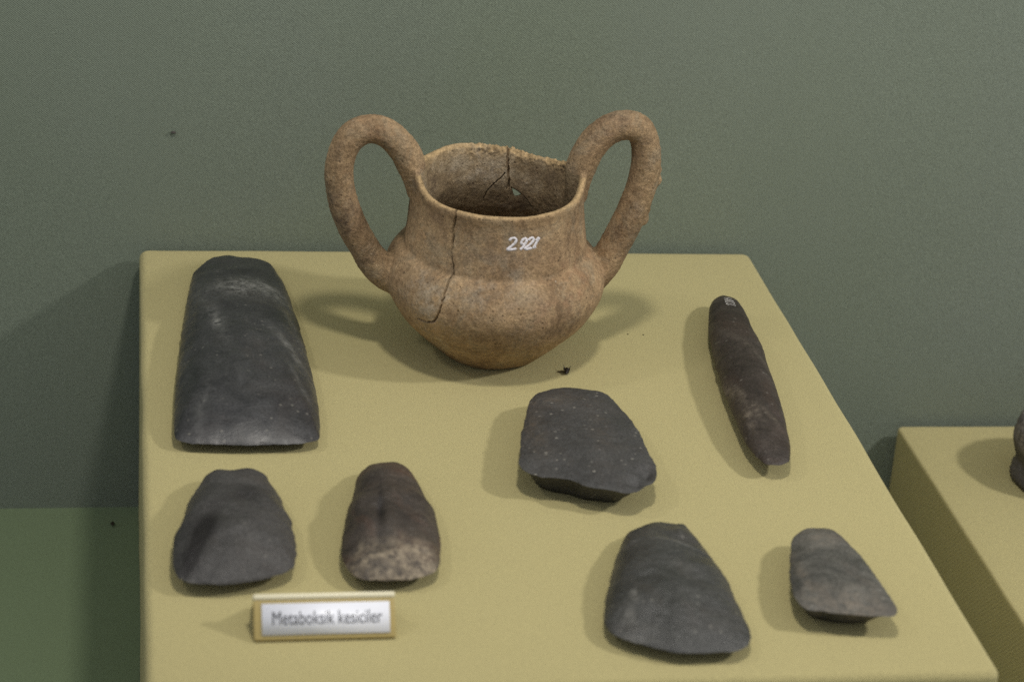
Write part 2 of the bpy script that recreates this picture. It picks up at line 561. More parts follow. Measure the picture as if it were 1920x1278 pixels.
front_crack = [Z1(*p) for p in [(634, 520), (630, 560), (625, 610), (622, 655), (618, 700), (627, 758), (610, 800), (590, 860), (572, 920), (556, 968), (540, 984), (518, 986), (490, 976), (468, 968)]]
back_crack = [Z5(*p) for p in [(974, 250), (968, 310), (971, 380), (974, 440), (973, 520), (984, 570), (972, 610), (970, 655)]]
branch = [Z5(*p) for p in [(952, 478), (900, 522), (850, 572), (795, 620), (755, 668), (733, 715), (712, 775)]]
branch2 = [Z5(*p) for p in [(1150, 730), (1180, 775), (1215, 815), (1240, 840)]]
cut_v, cut_f = [], []
def add_cut(vf):
    o0 = len(cut_v)
    cut_v.extend(vf[0]); cut_f.extend([tuple(i + o0 for i in q) for q in vf[1]])
add_cut(strip_cutter(front_crack, lambda t: 0.0019 * (1 - 0.35 * t) + 0.0002, 0.004, 0.0032, 1, extend_top=0.012))
add_cut(strip_cutter(back_crack, lambda t: 0.0024 - 0.0005 * t if t < .35 else 0.0016, 0.010, 0.012, 1, extend_top=0.02, thru=0.30))
add_cut(strip_cutter(branch, lambda t: 0.0010 * (1 - .3 * t), 0.0028, 0.004, 1))
add_cut(strip_cutter(branch2, lambda t: 0.0007, 0.0028, 0.004, 1))
# the missing sherd: a small ragged hole through the back wall, widening inwards
hole = [Z5(*p) for p in [(1004, 618), (1042, 640), (1085, 668), (1128, 706), (1085, 722), (1042, 728), (1020, 690)]]
hv = []
hc = Vector((0, 0, 0)); hp = []
for (x, y) in hole:
    l, _ = hit(x, y); hp.append(l); hc += l
hc /= len(hole)
dv = ray(*hole[0])
for l in hp: hv.append(l - dv * 0.006 + (l - hc) * 0.15)
for l in hp: hv.append(l + dv * 0.02 - (l - hc) * 0.75)
m = len(hp)
hf = [tuple(range(m)), tuple(range(2 * m - 1, m - 1, -1))] + [(i + m, (i + 1) % m + m, (i + 1) % m, i) for i in range(m)]
add_cut((hv, hf))
cm = bpy.data.meshes.new("cut"); cm.from_pydata([tuple(v) for v in cut_v], [], cut_f)
bmx = bmesh.new(); bmx.from_mesh(cm); bmesh.ops.recalc_face_normals(bmx, faces=bmx.faces); bmx.to_mesh(cm); bmx.free()
oc = bpy.data.objects.new("cut", cm); ob = bpy.data.objects.new("potraw", me)
COL.objects.link(oc); COL.objects.link(ob)
bo = ob.modifiers.new("b", 'BOOLEAN'); bo.object = oc; bo.operation = 'DIFFERENCE'; bo.solver = 'EXACT'
dg = bpy.context.evaluated_depsgraph_get()
me2 = bpy.data.meshes.new_from_object(ob.evaluated_get(dg))
bpy.data.objects.remove(oc); bpy.data.objects.remove(ob)
me2.shade_smooth()
co, no = np_co(me2), np_no(me2)
rad = np.hypot(co[:, 0] - SHEAR * co[:, 2], co[:, 1] / 1.05)
dL, dR = dist_path(co, LH), dist_path(co, RH)
hgt = co[:, 2]
body_out = np.interp(hgt * 100, [x[1] for x in outer], [x[0] for x in outer]) / 100
bulge = rad - body_out * 1.02
nv = len(co)
lab = np.zeros(nv, int)
lab[(dL < 0.0135) & ((bulge > 0.0015) | (hgt > 0.1085)) & (co[:, 0] < 0)] = 1
lab[(dR < 0.0150) & ((bulge > 0.0015) | (hgt > 0.1085)) & (co[:, 0] > 0)] = 2
inn_a = np.clip((inner_r(hgt) - rad) / 0.0008 + 0.5, 0, 1) * (lab == 0)
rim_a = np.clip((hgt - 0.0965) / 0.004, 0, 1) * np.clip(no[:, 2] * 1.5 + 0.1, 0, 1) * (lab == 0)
near = np.minimum(dL, dR)
rough_a = np.maximum(np.where(inn_a > .5, 0.7, 0.35), np.clip((0.030 - near) / 0.018, 0, 1))
polys = [tuple(p.vertices) for p in me2.polygons]
clay_noise = np.array([noise.fractal(Vector(c) * 95, 0.6, 2.1, 4) for c in co])
def blotch(lst):
    val = np.zeros(nv)
    brk = np.clip(0.55 + 1.3 * clay_noise, 0, 1.4)
    for (x, y, r, amp) in lst:
        l, _ = hit(x, y)
        if l is None: continue
        d2 = ((co - np.array(l)) ** 2).sum(1)
        val += amp * np.exp(-d2 / (r / 100) ** 2)
    return np.clip(val * brk, 0, 1)
toast_shade = blotch([(628, 380, 1.3, .8), (650, 430, 1.1, .6), (690, 480, 1.3, .5), (1205, 270, .7, .6), (1195, 330, 1.0, .5), (1160, 430, 1.6, .55), (1050, 615, 1.5, .55), (1090, 590, 1.2, .4), (940, 480, 1.6, .45), (850, 470, 1.4, .4), (1060, 470, 1.4, .45), (820, 345, 1.0, .5), (1010, 330, 1.4, .5), (960, 380, 1.2, .8)])  # toasted clay patches; the last spot paints shade deep inside the mouth
ruddy = blotch([(1070, 540, 1.8, .8), (1110, 480, 1.5, .6), (1140, 250, 1.5, .4), (700, 240, 1.6, .4), (1000, 600, 1.2, .4)])
ashy = blotch([(800, 575, 1.1, .9), (780, 535, 1.1, .6), (830, 555, .9, .7), (880, 560, 1.4, .4), (960, 540, 1.5, .4), (885, 300, 1.4, .9), (920, 320, 1.2, .7), (1230, 350, .35, 1), (1228, 300, .3, .9), (1195, 395, .4, .6)])
plab = np.array([max(set(lab[list(p)]), key=list(lab[list(p)]).count) for p in polys])
pot = thing("two_handled_pot", "cracked brown terracotta pot with two tall looped handles and a painted number", "pot", (PX, PY, 0))
def sub_mesh(name, which, label=None):
    fs = [polys[i] for i in np.nonzero(plab == which)[0]]
    used = sorted(set(i for f in fs for i in f))
    mp = {g: k for k, g in enumerate(used)}
    m_ = bpy.data.meshes.new(name)
    m_.from_pydata(co[used].tolist(), [], [tuple(mp[i] for i in f) for f in fs])
    m_.update(); m_.shade_smooth()
    for an, arr in (("inner", inn_a), ("rim", rim_a), ("rough", rough_a), ("toast_shade", toast_shade), ("ruddy", ruddy), ("ashy", ashy)):
        at = m_.attributes.new(an, 'FLOAT', 'POINT'); at.data.foreach_set("value", arr[used].astype(np.float32))
    m_.normals_split_custom_set_from_vertices(no[used].tolist())
    m_.materials.append(M_CLAY)
    o = bpy.data.objects.new(name, m_); COL.objects.link(o); o.parent = pot
    if label: o["label"] = label
    return o
body = sub_mesh("body", 0)
sub_mesh("handle", 1, "smooth looped handle on the cracked side of the pot")
sub_mesh("handle", 2, "rough looped handle with pale crust on its outer side")
body_bvh = BVHTree.FromPolygons([tuple(c) for c in co], polys)

# ------------------------------------------------------------------ hand-painted numbers
def strokes_mesh(name, strokes, project, width, mat, parent, lift=0.00015):
    """brush strokes as thin raised ribbons lying on a surface"""
    vs, fs = [], []
    for st in strokes:
        P = catmull(st, max(10, len(st) * 6), closed=False)
        pts = []
        for (u, v) in P:
            h_ = project(u, v)
            if h_[0] is not None:
                pts.append(h_)
        n = len(pts)
        if n < 2: continue
        base = len(vs)
        for i, (p, nn) in enumerate(pts):
            t = (pts[min(i + 1, n - 1)][0] - pts[max(i - 1, 0)][0])
            s = nn.cross(t).normalized()
            w = width * (1 + 0.3 * noise.noise(p * 1500)) * (0.6 if i in (0, n - 1) else 1)
            vs += [p - s * w * .5 - nn * 0.0003, p - s * w * .45 + nn * lift, p + s * w * .45 + nn * lift, p + s * w * .5 - nn * 0.0003]
        for i in range(n - 1):
            for k in range(3):
                a = base + i * 4 + k
                fs.append((a, a + 1, a + 5, a + 4))
    return link_mesh(name, vs, fs, mat, parent)

D2 = [(0.05, 0.78), (0.2, 0.97), (0.5, 1.0), (0.72, 0.85), (0.65, 0.6), (0.35, 0.3), (0.02, 0.02), (0.35, 0.0), (0.75, 0.05), (0.85, 0.15)]
D9 = [[(0.72, 0.85), (0.5, 1.0), (0.2, 0.92), (0.08, 0.68), (0.25, 0.48), (0.55, 0.55), (0.72, 0.85), (0.60, 0.45), (0.42, 0.2), (0.15, 0.0)]]
D1 = [[(0.25, 0.75), (0.62, 1.05), (0.45, 0.5), (0.32, 0.05)], [(0.08, 0.05), (0.35, 0.03), (0.62, 0.12)]]
D8 = [[(0.7, 0.9), (0.4, 1.0), (0.15, 0.8), (0.4, 0.55), (0.65, 0.28), (0.4, 0.0), (0.12, 0.2), (0.4, 0.5), (0.7, 0.75), (0.7, 0.9)]]
D5 = [[(0.75, 1.0), (0.25, 0.97), (0.2, 0.6), (0.5, 0.6), (0.7, 0.35), (0.5, 0.05), (0.1, 0.08)]]
def pot_project(px, py):
    loc, nrm, idx, d = body_bvh.ray_cast(CAM - POT, ray(px, py))
    return (loc + POT, nrm) if loc is not None else (None, None)
def place_digits(digs, boxes):
    out = []
    for d, (x0, x1, yb, yt, sl) in zip(digs, boxes):
        for s in d:
            out.append([(x0 + (x1 - x0) * u + sl * v, yb + (yt - yb) * v) for (u, v) in s])
    return out
Z29 = lambda x, y: (x / 16.0 + 920, y / 16.0 + 420)
def zb(x0, x1, yb, yt, sl):
    a, b = Z29(x0, yb); c, d = Z29(x1, yt)
    return (a, c, b, d, sl / 16.0)
num = place_digits([[D2], D9, [D2], D1], [zb(500, 800, 765, 425, 60), zb(840, 1080, 770, 440, 90), zb(1020, 1240, 745, 420, 130), zb(1235, 1420, 705, 430, 90)])
strokes_mesh("inventory_number", num, pot_project, 0.0016, M_INK, pot)["label"] = "number 2921 painted in white"

# ------------------------------------------------------------------ stone tools
def stone(name, label, cat, outline, hm, T, mat, top=(3.4, 0.85), bot=0.32, dents=(), patches=(), dark_spots=(), tilt=(0, 0), jag=0.0006, lump=0.0008, wedge=None, crown=0.0, bevel=None, nA=240, nR=46, marks=()):
    """outline: photograph pixels of the stone's widest edge (at height hm); T: thickness"""
    O = catmull([tuple(on_z(x, y, hm))[:2] for (x, y) in outline], nA)
    c = 0.5 * (O.max(0) + O.min(0)) * 0.5 + 0.5 * O.mean(0)
    D = O - c
    ang = np.arctan2(D[:, 1], D[:, 0])
    # principal-axis ellipse for the inner rings
    w, V = np.linalg.eigh(np.cov(D.T))
    q = D @ V
    sc = np.sqrt((q ** 2).mean(0)) * math.sqrt(2)
    dirs = q / sc; dirs /= np.linalg.norm(dirs, axis=1)[:, None]
    E = (dirs * sc * 0.9) @ V.T
    size = np.linalg.norm(sc)
    nrmO = D / np.linalg.norm(D, axis=1)[:, None]
    for i in range(nA):
        O[i] += nrmO[i] * jag * noise.fractal(Vector((O[i][0], O[i][1], 3.3)) * 130, 0.9, 2, 4)
    D = O - c
    s_list = (np.linspace(0, 1, nR) ** 1.5)
    dn = [(np.array(on_z(x, y, T * .85))[:2], r / 33.0 / 100 * sx, r / 16.0 / 100 * sy, math.radians(an), dep) for (x, y, r, sx, sy, an, dep) in dents]
    def field(lst, p):
        val = 0.0
        for (cc, rx, ry, an, amp) in lst:
            d = p - cc
            u = (d[0] * math.cos(an) + d[1] * math.sin(an)) / rx; v = (-d[0] * math.sin(an) + d[1] * math.cos(an)) / ry
            e = u * u + v * v
            if e < 9: val += amp * math.exp(-e)
        return val
    def conv(lst): return [(np.array(on_z(x, y, hm + (T - hm) * .6))[:2], r / 33.0 / 100 * sx, r / 16.0 / 100 * sy, math.radians(an), amp) for (x, y, r, sx, sy, an, amp) in lst]
    pa, stn = conv(patches), conv(dark_spots)
    verts, faces, pat, sta = [], [], [], []
    def ringpts(s):
        k = s ** 0.8
        return c + (1 - s) * ((1 - k) * D + k * E)
    a_, b_ = top
    if bevel is not None:
        q0, q1 = np.array(on_z(bevel[0], bevel[1], hm))[:2], np.array(on_z(bevel[2], bevel[3], hm))[:2]
        t_ = (q1 - q0) / np.linalg.norm(q1 - q0)
        bev_n = np.array([-t_[1], t_[0]]); bev_o = q0
    for s in s_list[:-1]:
        R_ = ringpts(s)
        f = (1 - (1 - s) ** a_) ** b_
        for i in range(nA):
            p = R_[i]
            wd = 1.0
            if wedge is not None:
                (wx, wy, amt) = wedge
                wd = 1 + amt * ((p[0] - c[0]) * wx + (p[1] - c[1]) * wy) / size
            z = hm + (T - hm) * f * wd
            z -= crown * ((p[0] - c[0]) / (0.5 * (O[:, 0].max() - O[:, 0].min()))) ** 2 * min(1, s * 5)
            if bevel is not None:
                d_ = max(0.0, (p - bev_o) @ bev_n)
                u_ = min(1.0, d_ / bevel[5])
                lim = hm + bevel[4] * (1 - (1 - u_) ** 2) + max(0.0, d_ - bevel[5]) * 2
                kk = 0.0016
                hh = max(0.0, min(1.0, 0.5 + 0.5 * (lim - z) / kk))
                z = lim * (1 - hh) + z * hh - kk * hh * (1 - hh) * min(1.0, s * 10)
            n3 = Vector((p[0], p[1], T))
            edge = min(1.0, s * 8)
            z += lump * edge * noise.noise(n3 * 75) + 0.00028 * noise.fractal(n3 * 260, 0.9, 2, 3)
            z -= field(dn, p) * min(1, s * 12)
            z += tilt[0] * (p[0] - c[0]) + tilt[1] * (p[1] - c[1])
            verts.append((p[0], p[1], z)); pat.append(min(1, max(0, field(pa, p)))); sta.append(min(1, field(stn, p)))
    nt = nR - 1
    z = T * (1.0 if wedge is None else 1)
    verts.append((c[0], c[1], hm + (T - hm) + lump * noise.noise(Vector((c[0], c[1], T)) * 75) - field(dn, c)))
    pat.append(min(1, field(pa, c))); sta.append(min(1, field(stn, c)))
    for j in range(nt - 1):
        for i in range(nA):
            i2 = (i + 1) % nA
            faces.append((j * nA + i, j * nA + i2, (j + 1) * nA + i2, (j + 1) * nA + i))
    cen = nt * nA
    for i in range(nA):
        faces.append(((nt - 1) * nA + i, (nt - 1) * nA + (i + 1) % nA, cen))
    # underside
    prev = list(range(len(verts), len(verts) + nA))         # own ring of vertices: the rim stays a sharp edge
    for i in range(nA):
        verts.append(verts[i]); pat.append(0.0); sta.append(0.0)
    bots = (0.02, 0.06, 0.12, 0.2, bot, bot + 0.15, 0.7)
    for s in bots:
        R_ = ringpts(s)
        g = min(1.0, s / bot) if s < bot else 1.0
        zb_ = 1 - g ** 1.25
        cur = []
        for i in range(nA):
            p = R_[i]
            zz = (verts[i][2]) * zb_ + (0.0 if g >= 1 else 0.0004 * noise.noise(Vector((p[0], p[1], 0)) * 200))
            cur.append(len(verts)); verts.append((p[0], p[1], max(0.0, zz))); pat.append(0.0); sta.append(0.0)
        for i in range(nA):
            i2 = (i + 1) % nA
            faces.append((prev[i2], prev[i], cur[i], cur[i2]))
        prev = cur
    faces.append(tuple(reversed(prev)))
    base = Vector((c[0], c[1], 0))
    verts = [tuple(Vector(v) - base) for v in verts]
    o = link_mesh(name, verts, faces, mat)
    at = o.data.attributes.new("patch", 'FLOAT', 'POINT'); at.data.foreach_set("value", np.array(pat, np.float32))
    at = o.data.attributes.new("tint_spots", 'FLOAT', 'POINT'); at.data.foreach_set("value", np.array(sta, np.float32))
    o.location = base
    o.matrix_world = Matrix.Translation(base)
    tag(o, label, cat, group="stone cutting tools on the plinth")
    return o

def zoomed(pts, s, ox, oy):
    return [(x / s + ox, y / s + oy) for (x, y) in pts]

GREY = stone_mat("dark_grey_stone", (0.022, 0.022, 0.024), (0.062, 0.061, 0.062), (0.25, 0.245, 0.23), 0.33, 0.28, brown_amt=0.10, spec=0.45, relief=0.00013)
GREY2 = stone_mat("matt_grey_stone", (0.036, 0.034, 0.033), (0.076, 0.072, 0.069), (0.24, 0.23, 0.21), 0.46, 0.15, brown_amt=0.1)
BROWN = stone_mat("brown_grey_stone", (0.024, 0.019, 0.016), (0.078, 0.062, 0.050), (0.29, 0.235, 0.165), 0.50, 0.15, brown=(0.095, 0.052, 0.034), brown_amt=0.6)
SPECK = stone_mat("speckled_grey_stone", (0.036, 0.035, 0.034), (0.070, 0.068, 0.066), (0.125, 0.095, 0.065), 0.50, 0.6, brown_amt=0.10)
GREEN = stone_mat("greenish_grey_stone", (0.026, 0.026, 0.024), (0.066, 0.065, 0.061), (0.21, 0.20, 0.18), 0.38, 0.3, brown_amt=0.12, spec=0.5)
PALE = stone_mat("mottled_grey_stone", (0.032, 0.032, 0.028), (0.135, 0.128, 0.112), (0.24, 0.20, 0.155), 0.55, 0.4, brown_amt=0.4, brown=(0.105, 0.078, 0.056))
RODM = stone_mat("chocolate_stone", (0.020, 0.015, 0.012), (0.064, 0.050, 0.042), (0.20, 0.165, 0.125), 0.46, 0.25, brown=(0.055, 0.034, 0.024), brown_amt=0.5)

axe_big = stone("stone_axe", "largest stone axe, long dark grey trapezoid with a shiny blade", "stone axe",
    zoomed([(400, 88), (440, 86), (520, 95), (600, 103), (650, 118), (690, 150), (715, 190), (745, 235), (765, 280), (785, 330), (800, 385), (825, 450), (845, 510), (865, 590), (885, 670), (905, 735), (920, 810), (935, 880), (945, 960), (950, 1040), (948, 1098), (930, 1115), (880, 1128), (800, 1135), (700, 1138), (600, 1140), (500, 1142), (400, 1140), (300, 1135), (230, 1132), (180, 1120), (145, 1103), (137, 1050), (138, 980), (142, 880), (150, 770), (162, 680), (175, 580), (188, 470), (200, 400), (215, 310), (230, 240), (245, 185), (280, 150), (320, 115), (360, 95)], 2.971, 280, 450),
    0.0060, 0.0215, GREY, top=(4.5, 0.85), bot=0.24, crown=0.0045, lump=0.0006, wedge=(0, 1, -0.45), bevel=(330, 841, 598, 841, 0.0165, 0.026), jag=0.0006,
    patches=((470, 545, 42, 1.5, 0.5, -20, 1.5), (400, 600, 30, .5, 2.5, 8, .3), (545, 600, 14, .5, 1.4, 15, .6), (380, 760, 20, .4, 1.4, -12, .3), (540, 660, 16, 0.6, 3, 20, 0.6), (405, 620, 10, 0.8, 1.6, 0, 0.7), (520, 560, 20, 0.6, 1.5, 20, 0.4), (560, 720, 12, 0.5, 2, 15, 0.4)),
    dents=((350, 825, 16, 1.5, 1, 0, 0.0008), (480, 835, 30, 3, .6, 0, 0.0006), (575, 812, 14, 1.4, .7, 25, 0.0007)))
stone("stone_axe", "matt grey stone axe with a dark flake scar, beside the brown axe", "stone axe",
    zoomed([(350, 140), (450, 142), (545, 135), (610, 150), (655, 175), (670, 210), (710, 260), (740, 310), (765, 380), (800, 440), (820, 510), (835, 580), (838, 650), (830, 700), (815, 735), (760, 765), (700, 785), (600, 810), (500, 825), (400, 838), (300, 835), (200, 832), (150, 815), (110, 790), (85, 740), (78, 680), (80, 600), (85, 555), (110, 510), (135, 460), (155, 400), (180, 320), (215, 270), (250, 220), (275, 180), (310, 155)], 3.277, 300, 840),
    0.0075, 0.0205, GREY2, top=(3.2, 0.80), bot=0.24, bevel=(335, 1105, 552, 1068, 0.0125, 0.022), lump=0.0014,
    dents=((376, 1010, 16, 1.0, 1.3, -16, 0.0011), (460, 938, 16, 1.2, .6, 0, 0.0016), (425, 950, 18, 2.2, .3, 30, 0.0005)),
    dark_spots=((382, 1000, 18, 1.0, 1.1, -16, 1.7), (358, 1040, 15, .8, 1.1, -16, 1.2), (462, 935, 20, 1.3, .6, 0, 0.6), (425, 950, 14, 2.5, .3, 25, .35)),
    patches=((346, 1066, 7, 1.6, .7, 10, 1.6), (391, 1001, 4, 1, 1, 0, 1.4)))
stone("stone_axe", "brown stone axe with a pale tan blade, behind the label", "stone axe",
    zoomed([(1440, 88), (1480, 100), (1520, 125), (1560, 175), (1590, 230), (1620, 290), (1650, 345), (1685, 385), (1700, 450), (1715, 520), (1725, 590), (1722, 660), (1715, 720), (1690, 755), (1640, 780), (1560, 800), (1480, 810), (1380, 812), (1300, 808), (1240, 800), (1190, 780), (1150, 740), (1125, 690), (1115, 620), (1118, 560), (1130, 510), (1140, 440), (1160, 370), (1185, 310), (1195, 250), (1210, 190), (1235, 150), (1270, 120), (1320, 100), (1380, 92)], 3.277, 300, 840),
    0.0070, 0.0205, BROWN, top=(2.8, 0.80), bot=0.24, bevel=(645, 1092, 823, 1084, 0.0135, 0.026), lump=0.0016,
    dents=((713, 965, 8, 0.8, 2.2, -6, 0.0022), (686, 985, 14, 1, 1.6, 0, -0.0012), (765, 960, 18, 1.1, 1.2, -14, 0.0018), (738, 930, 9, .7, 1.4, 14, -0.0006), (672, 1052, 14, 1.4, .6, -30, 0.0010)),
    patches=((760, 1045, 34, 1.9, .55, 5, 2.2), (690, 1062, 20, 1.4, .6, -10, 1.8), (655, 1040, 11, .8, 1.2, -40, 1.8)),
    dark_spots=((712, 962, 7, .7, 5, -6, 0.8), (757, 985, 16, 1, 1.4, 0, .45), (690, 900, 20, 1.5, .6, 10, .3)))  # darker along the groove and in the hollow
stone("stone_axe", "speckled grey stone axe with a broken corner, in front of the pot", "stone axe",
    zoomed([(490, 335), (560, 338), (640, 345), (720, 355), (790, 375), (830, 405), (870, 445), (920, 500), (970, 560), (1020, 630), (1060, 700), (1100, 790), (1140, 860), (1165, 910), (1165, 970), (1150, 1020), (1090, 1050), (1050, 1080), (1000, 1095), (930, 1098), (850, 1085), (780, 1070), (700, 1060), (640, 1045), (570, 1015), (520, 1000), (430, 990), (340, 985), (280, 970), (230, 950), (195, 930), (172, 900), (170, 830), (180, 720), (195, 620), (215, 540), (235, 460), (260, 410), (290, 385), (340, 362), (420, 342)], 3.874, 930, 640),
    0.0145, 0.0190, SPECK, top=(3.0, 0.8), bot=0.24, lump=0.0010,
    dents=((1215, 885, 12, 1.8, .8, -20, 0.0045), (1200, 905, 10, 1.6, .5, -20, 0.0040), (1190, 890, 6, 2.4, .4, -25, -0.0015)),
    patches=((1000, 800, 26, .8, 2, 0, .5), (1030, 750, 22, 2, .7, 10, .5), (1130, 815, 24, 1, 1.5, 0, .35)))
stone("stone_axe", "wide dark grey stone axe with a rounded blade and chipped top", "stone axe",
    zoomed([(430, 88), (480, 97), (560, 103), (590, 130), (620, 165), (650, 195), (680, 240), (715, 290), (760, 350), (800, 400), (830, 460), (860, 530), (890, 590), (920, 650), (945, 710), (953, 760), (935, 800), (890, 830), (840, 840), (760, 842), (680, 848), (600, 850), (540, 848), (470, 835), (400, 822), (330, 800), (250, 780), (180, 750), (130, 715), (105, 670), (102, 600), (110, 530), (125, 470), (140, 400), (160, 330), (185, 260), (205, 215), (220, 180), (250, 145), (300, 125), (340, 105), (385, 92)], 3.097, 1100, 950),
    0.0065, 0.0190, GREEN, top=(2.8, 0.80), bot=0.26, bevel=(1140, 1222, 1405, 1232, 0.0125, 0.034), lump=0.0013,
    dents=((1278, 1006, 20, 1.5, .4, -20, 0.0024), (1310, 1030, 14, 2, .3, -12, 0.0007), (1283, 1085, 24, 1.4, .5, 20, 0.0006), (1195, 1010, 12, 1.5, .4, 30, 0.0010)),
    patches=((1188, 1122, 6, .8, 1, 0, 1.5), (1181, 1148, 8, 1, 1.2, 0, 1.1), (1200, 1185, 20, 1.4, .8, -20, 0.7), (1268, 1026, 20, 2.0, .10, -20, .7), (1280, 1075, 16, 1.5, .8, 30, 0.3)))
stone("stone_axe", "small mottled pale grey stone axe with a pointed raised corner", "stone axe",
    zoomed([(1270, 128), (1330, 122), (1400, 124), (1440, 140), (1480, 170), (1530, 220), (1580, 270), (1640, 345), (1690, 415), (1740, 490), (1780, 545), (1803, 590), (1800, 622), (1770, 636), (1700, 635), (1600, 630), (1500, 620), (1400, 610), (1300, 598), (1260, 580), (1225, 550), (1200, 510), (1185, 450), (1178, 380), (1178, 310), (1185, 230), (1200, 180), (1230, 150)], 3.097, 1100, 950),
    0.0120, 0.0175, PALE, top=(2.6, 0.8), bot=0.30, lump=0.0009,
    patches=((1580, 1130, 34, 2.2, .6, -10, 0.7), (1540, 1010, 16, 1.5, .8, 0, .6), (1500, 1065, 10, .7, 3, 0, .6)))
rod_out = [(270, 88), (320, 88), (360, 105), (390, 135), (415, 175), (440, 225), (465, 290), (495, 345), (530, 410), (550, 470), (570, 550), (600, 630), (630, 710), (655, 790), (680, 870), (695, 950), (712, 1030), (712, 1100), (700, 1130), (650, 1148), (600, 1150), (550, 1140), (520, 1115), (490, 1090), (460, 1050), (430, 1010), (400, 950), (375, 890), (340, 810), (310, 730), (285, 670), (265, 600), (240, 520), (220, 440), (205, 370), (195, 310), (197, 230), (203, 160), (225, 115)]
rod = stone("stone_chisel", "long narrow brown stone chisel with a small painted number at its end", "stone chisel",
    zoomed(rod_out, 3.364, 1270, 530),
    0.0095, 0.0215, RODM, top=(2.0, 0.58), bot=0.36, lump=0.0003,
    patches=((1390, 745, 16, .55, 2.6, 10, 0.8), (1403, 780, 12, .6, 1.8, 0, .8), (1440, 690, 16, .6, 4, 18, .45), (1455, 790, 8, .7, 3, 20, .5)),
    dents=((1457, 773, 7, .8, 1.8, 25, 0.0014),))
rod["group"] = "stone cutting tools on the plinth"

def mesh_bvh(o):
    M = o.matrix_world
    return BVHTree.FromPolygons([M @ v.co for v in o.data.vertices], [tuple(p.vertices) for p in o.data.polygons])
rb = mesh_bvh(rod)
def rod_project(px, py):
    loc, nrm, idx, d = rb.ray_cast(CAM, ray(px, py))
    return (loc, nrm) if loc is not None else (None, None)
# number written up the stone: each figure lies on its side
Zr = lambda x, y: (x / 21.3 + 1340, y / 21.3 + 545)
def side_digit(strokes, cx, cy, length, h):
    """figure turned a quarter: its height runs to the left, its width runs upwards"""
    out = []
    for s in strokes:
        out.append([Zr(cx - (v - .5) * length - (u - .5) * 45, cy - (u - .45) * h - (v - .5) * 35) for (u, v) in s])
    return out
nd = side_digit([D2], 640, 560, 330, 75) + side_digit([D2], 605, 470, 340, 75) + side_digit(D8, 565, 392, 320, 70) + side_digit(D5, 525, 318, 290, 50)
strokes_mesh("inventory_number", nd, rod_project, 0.0006, M_INK2, rod, 0.0001)["label"] = "tiny white painted number"

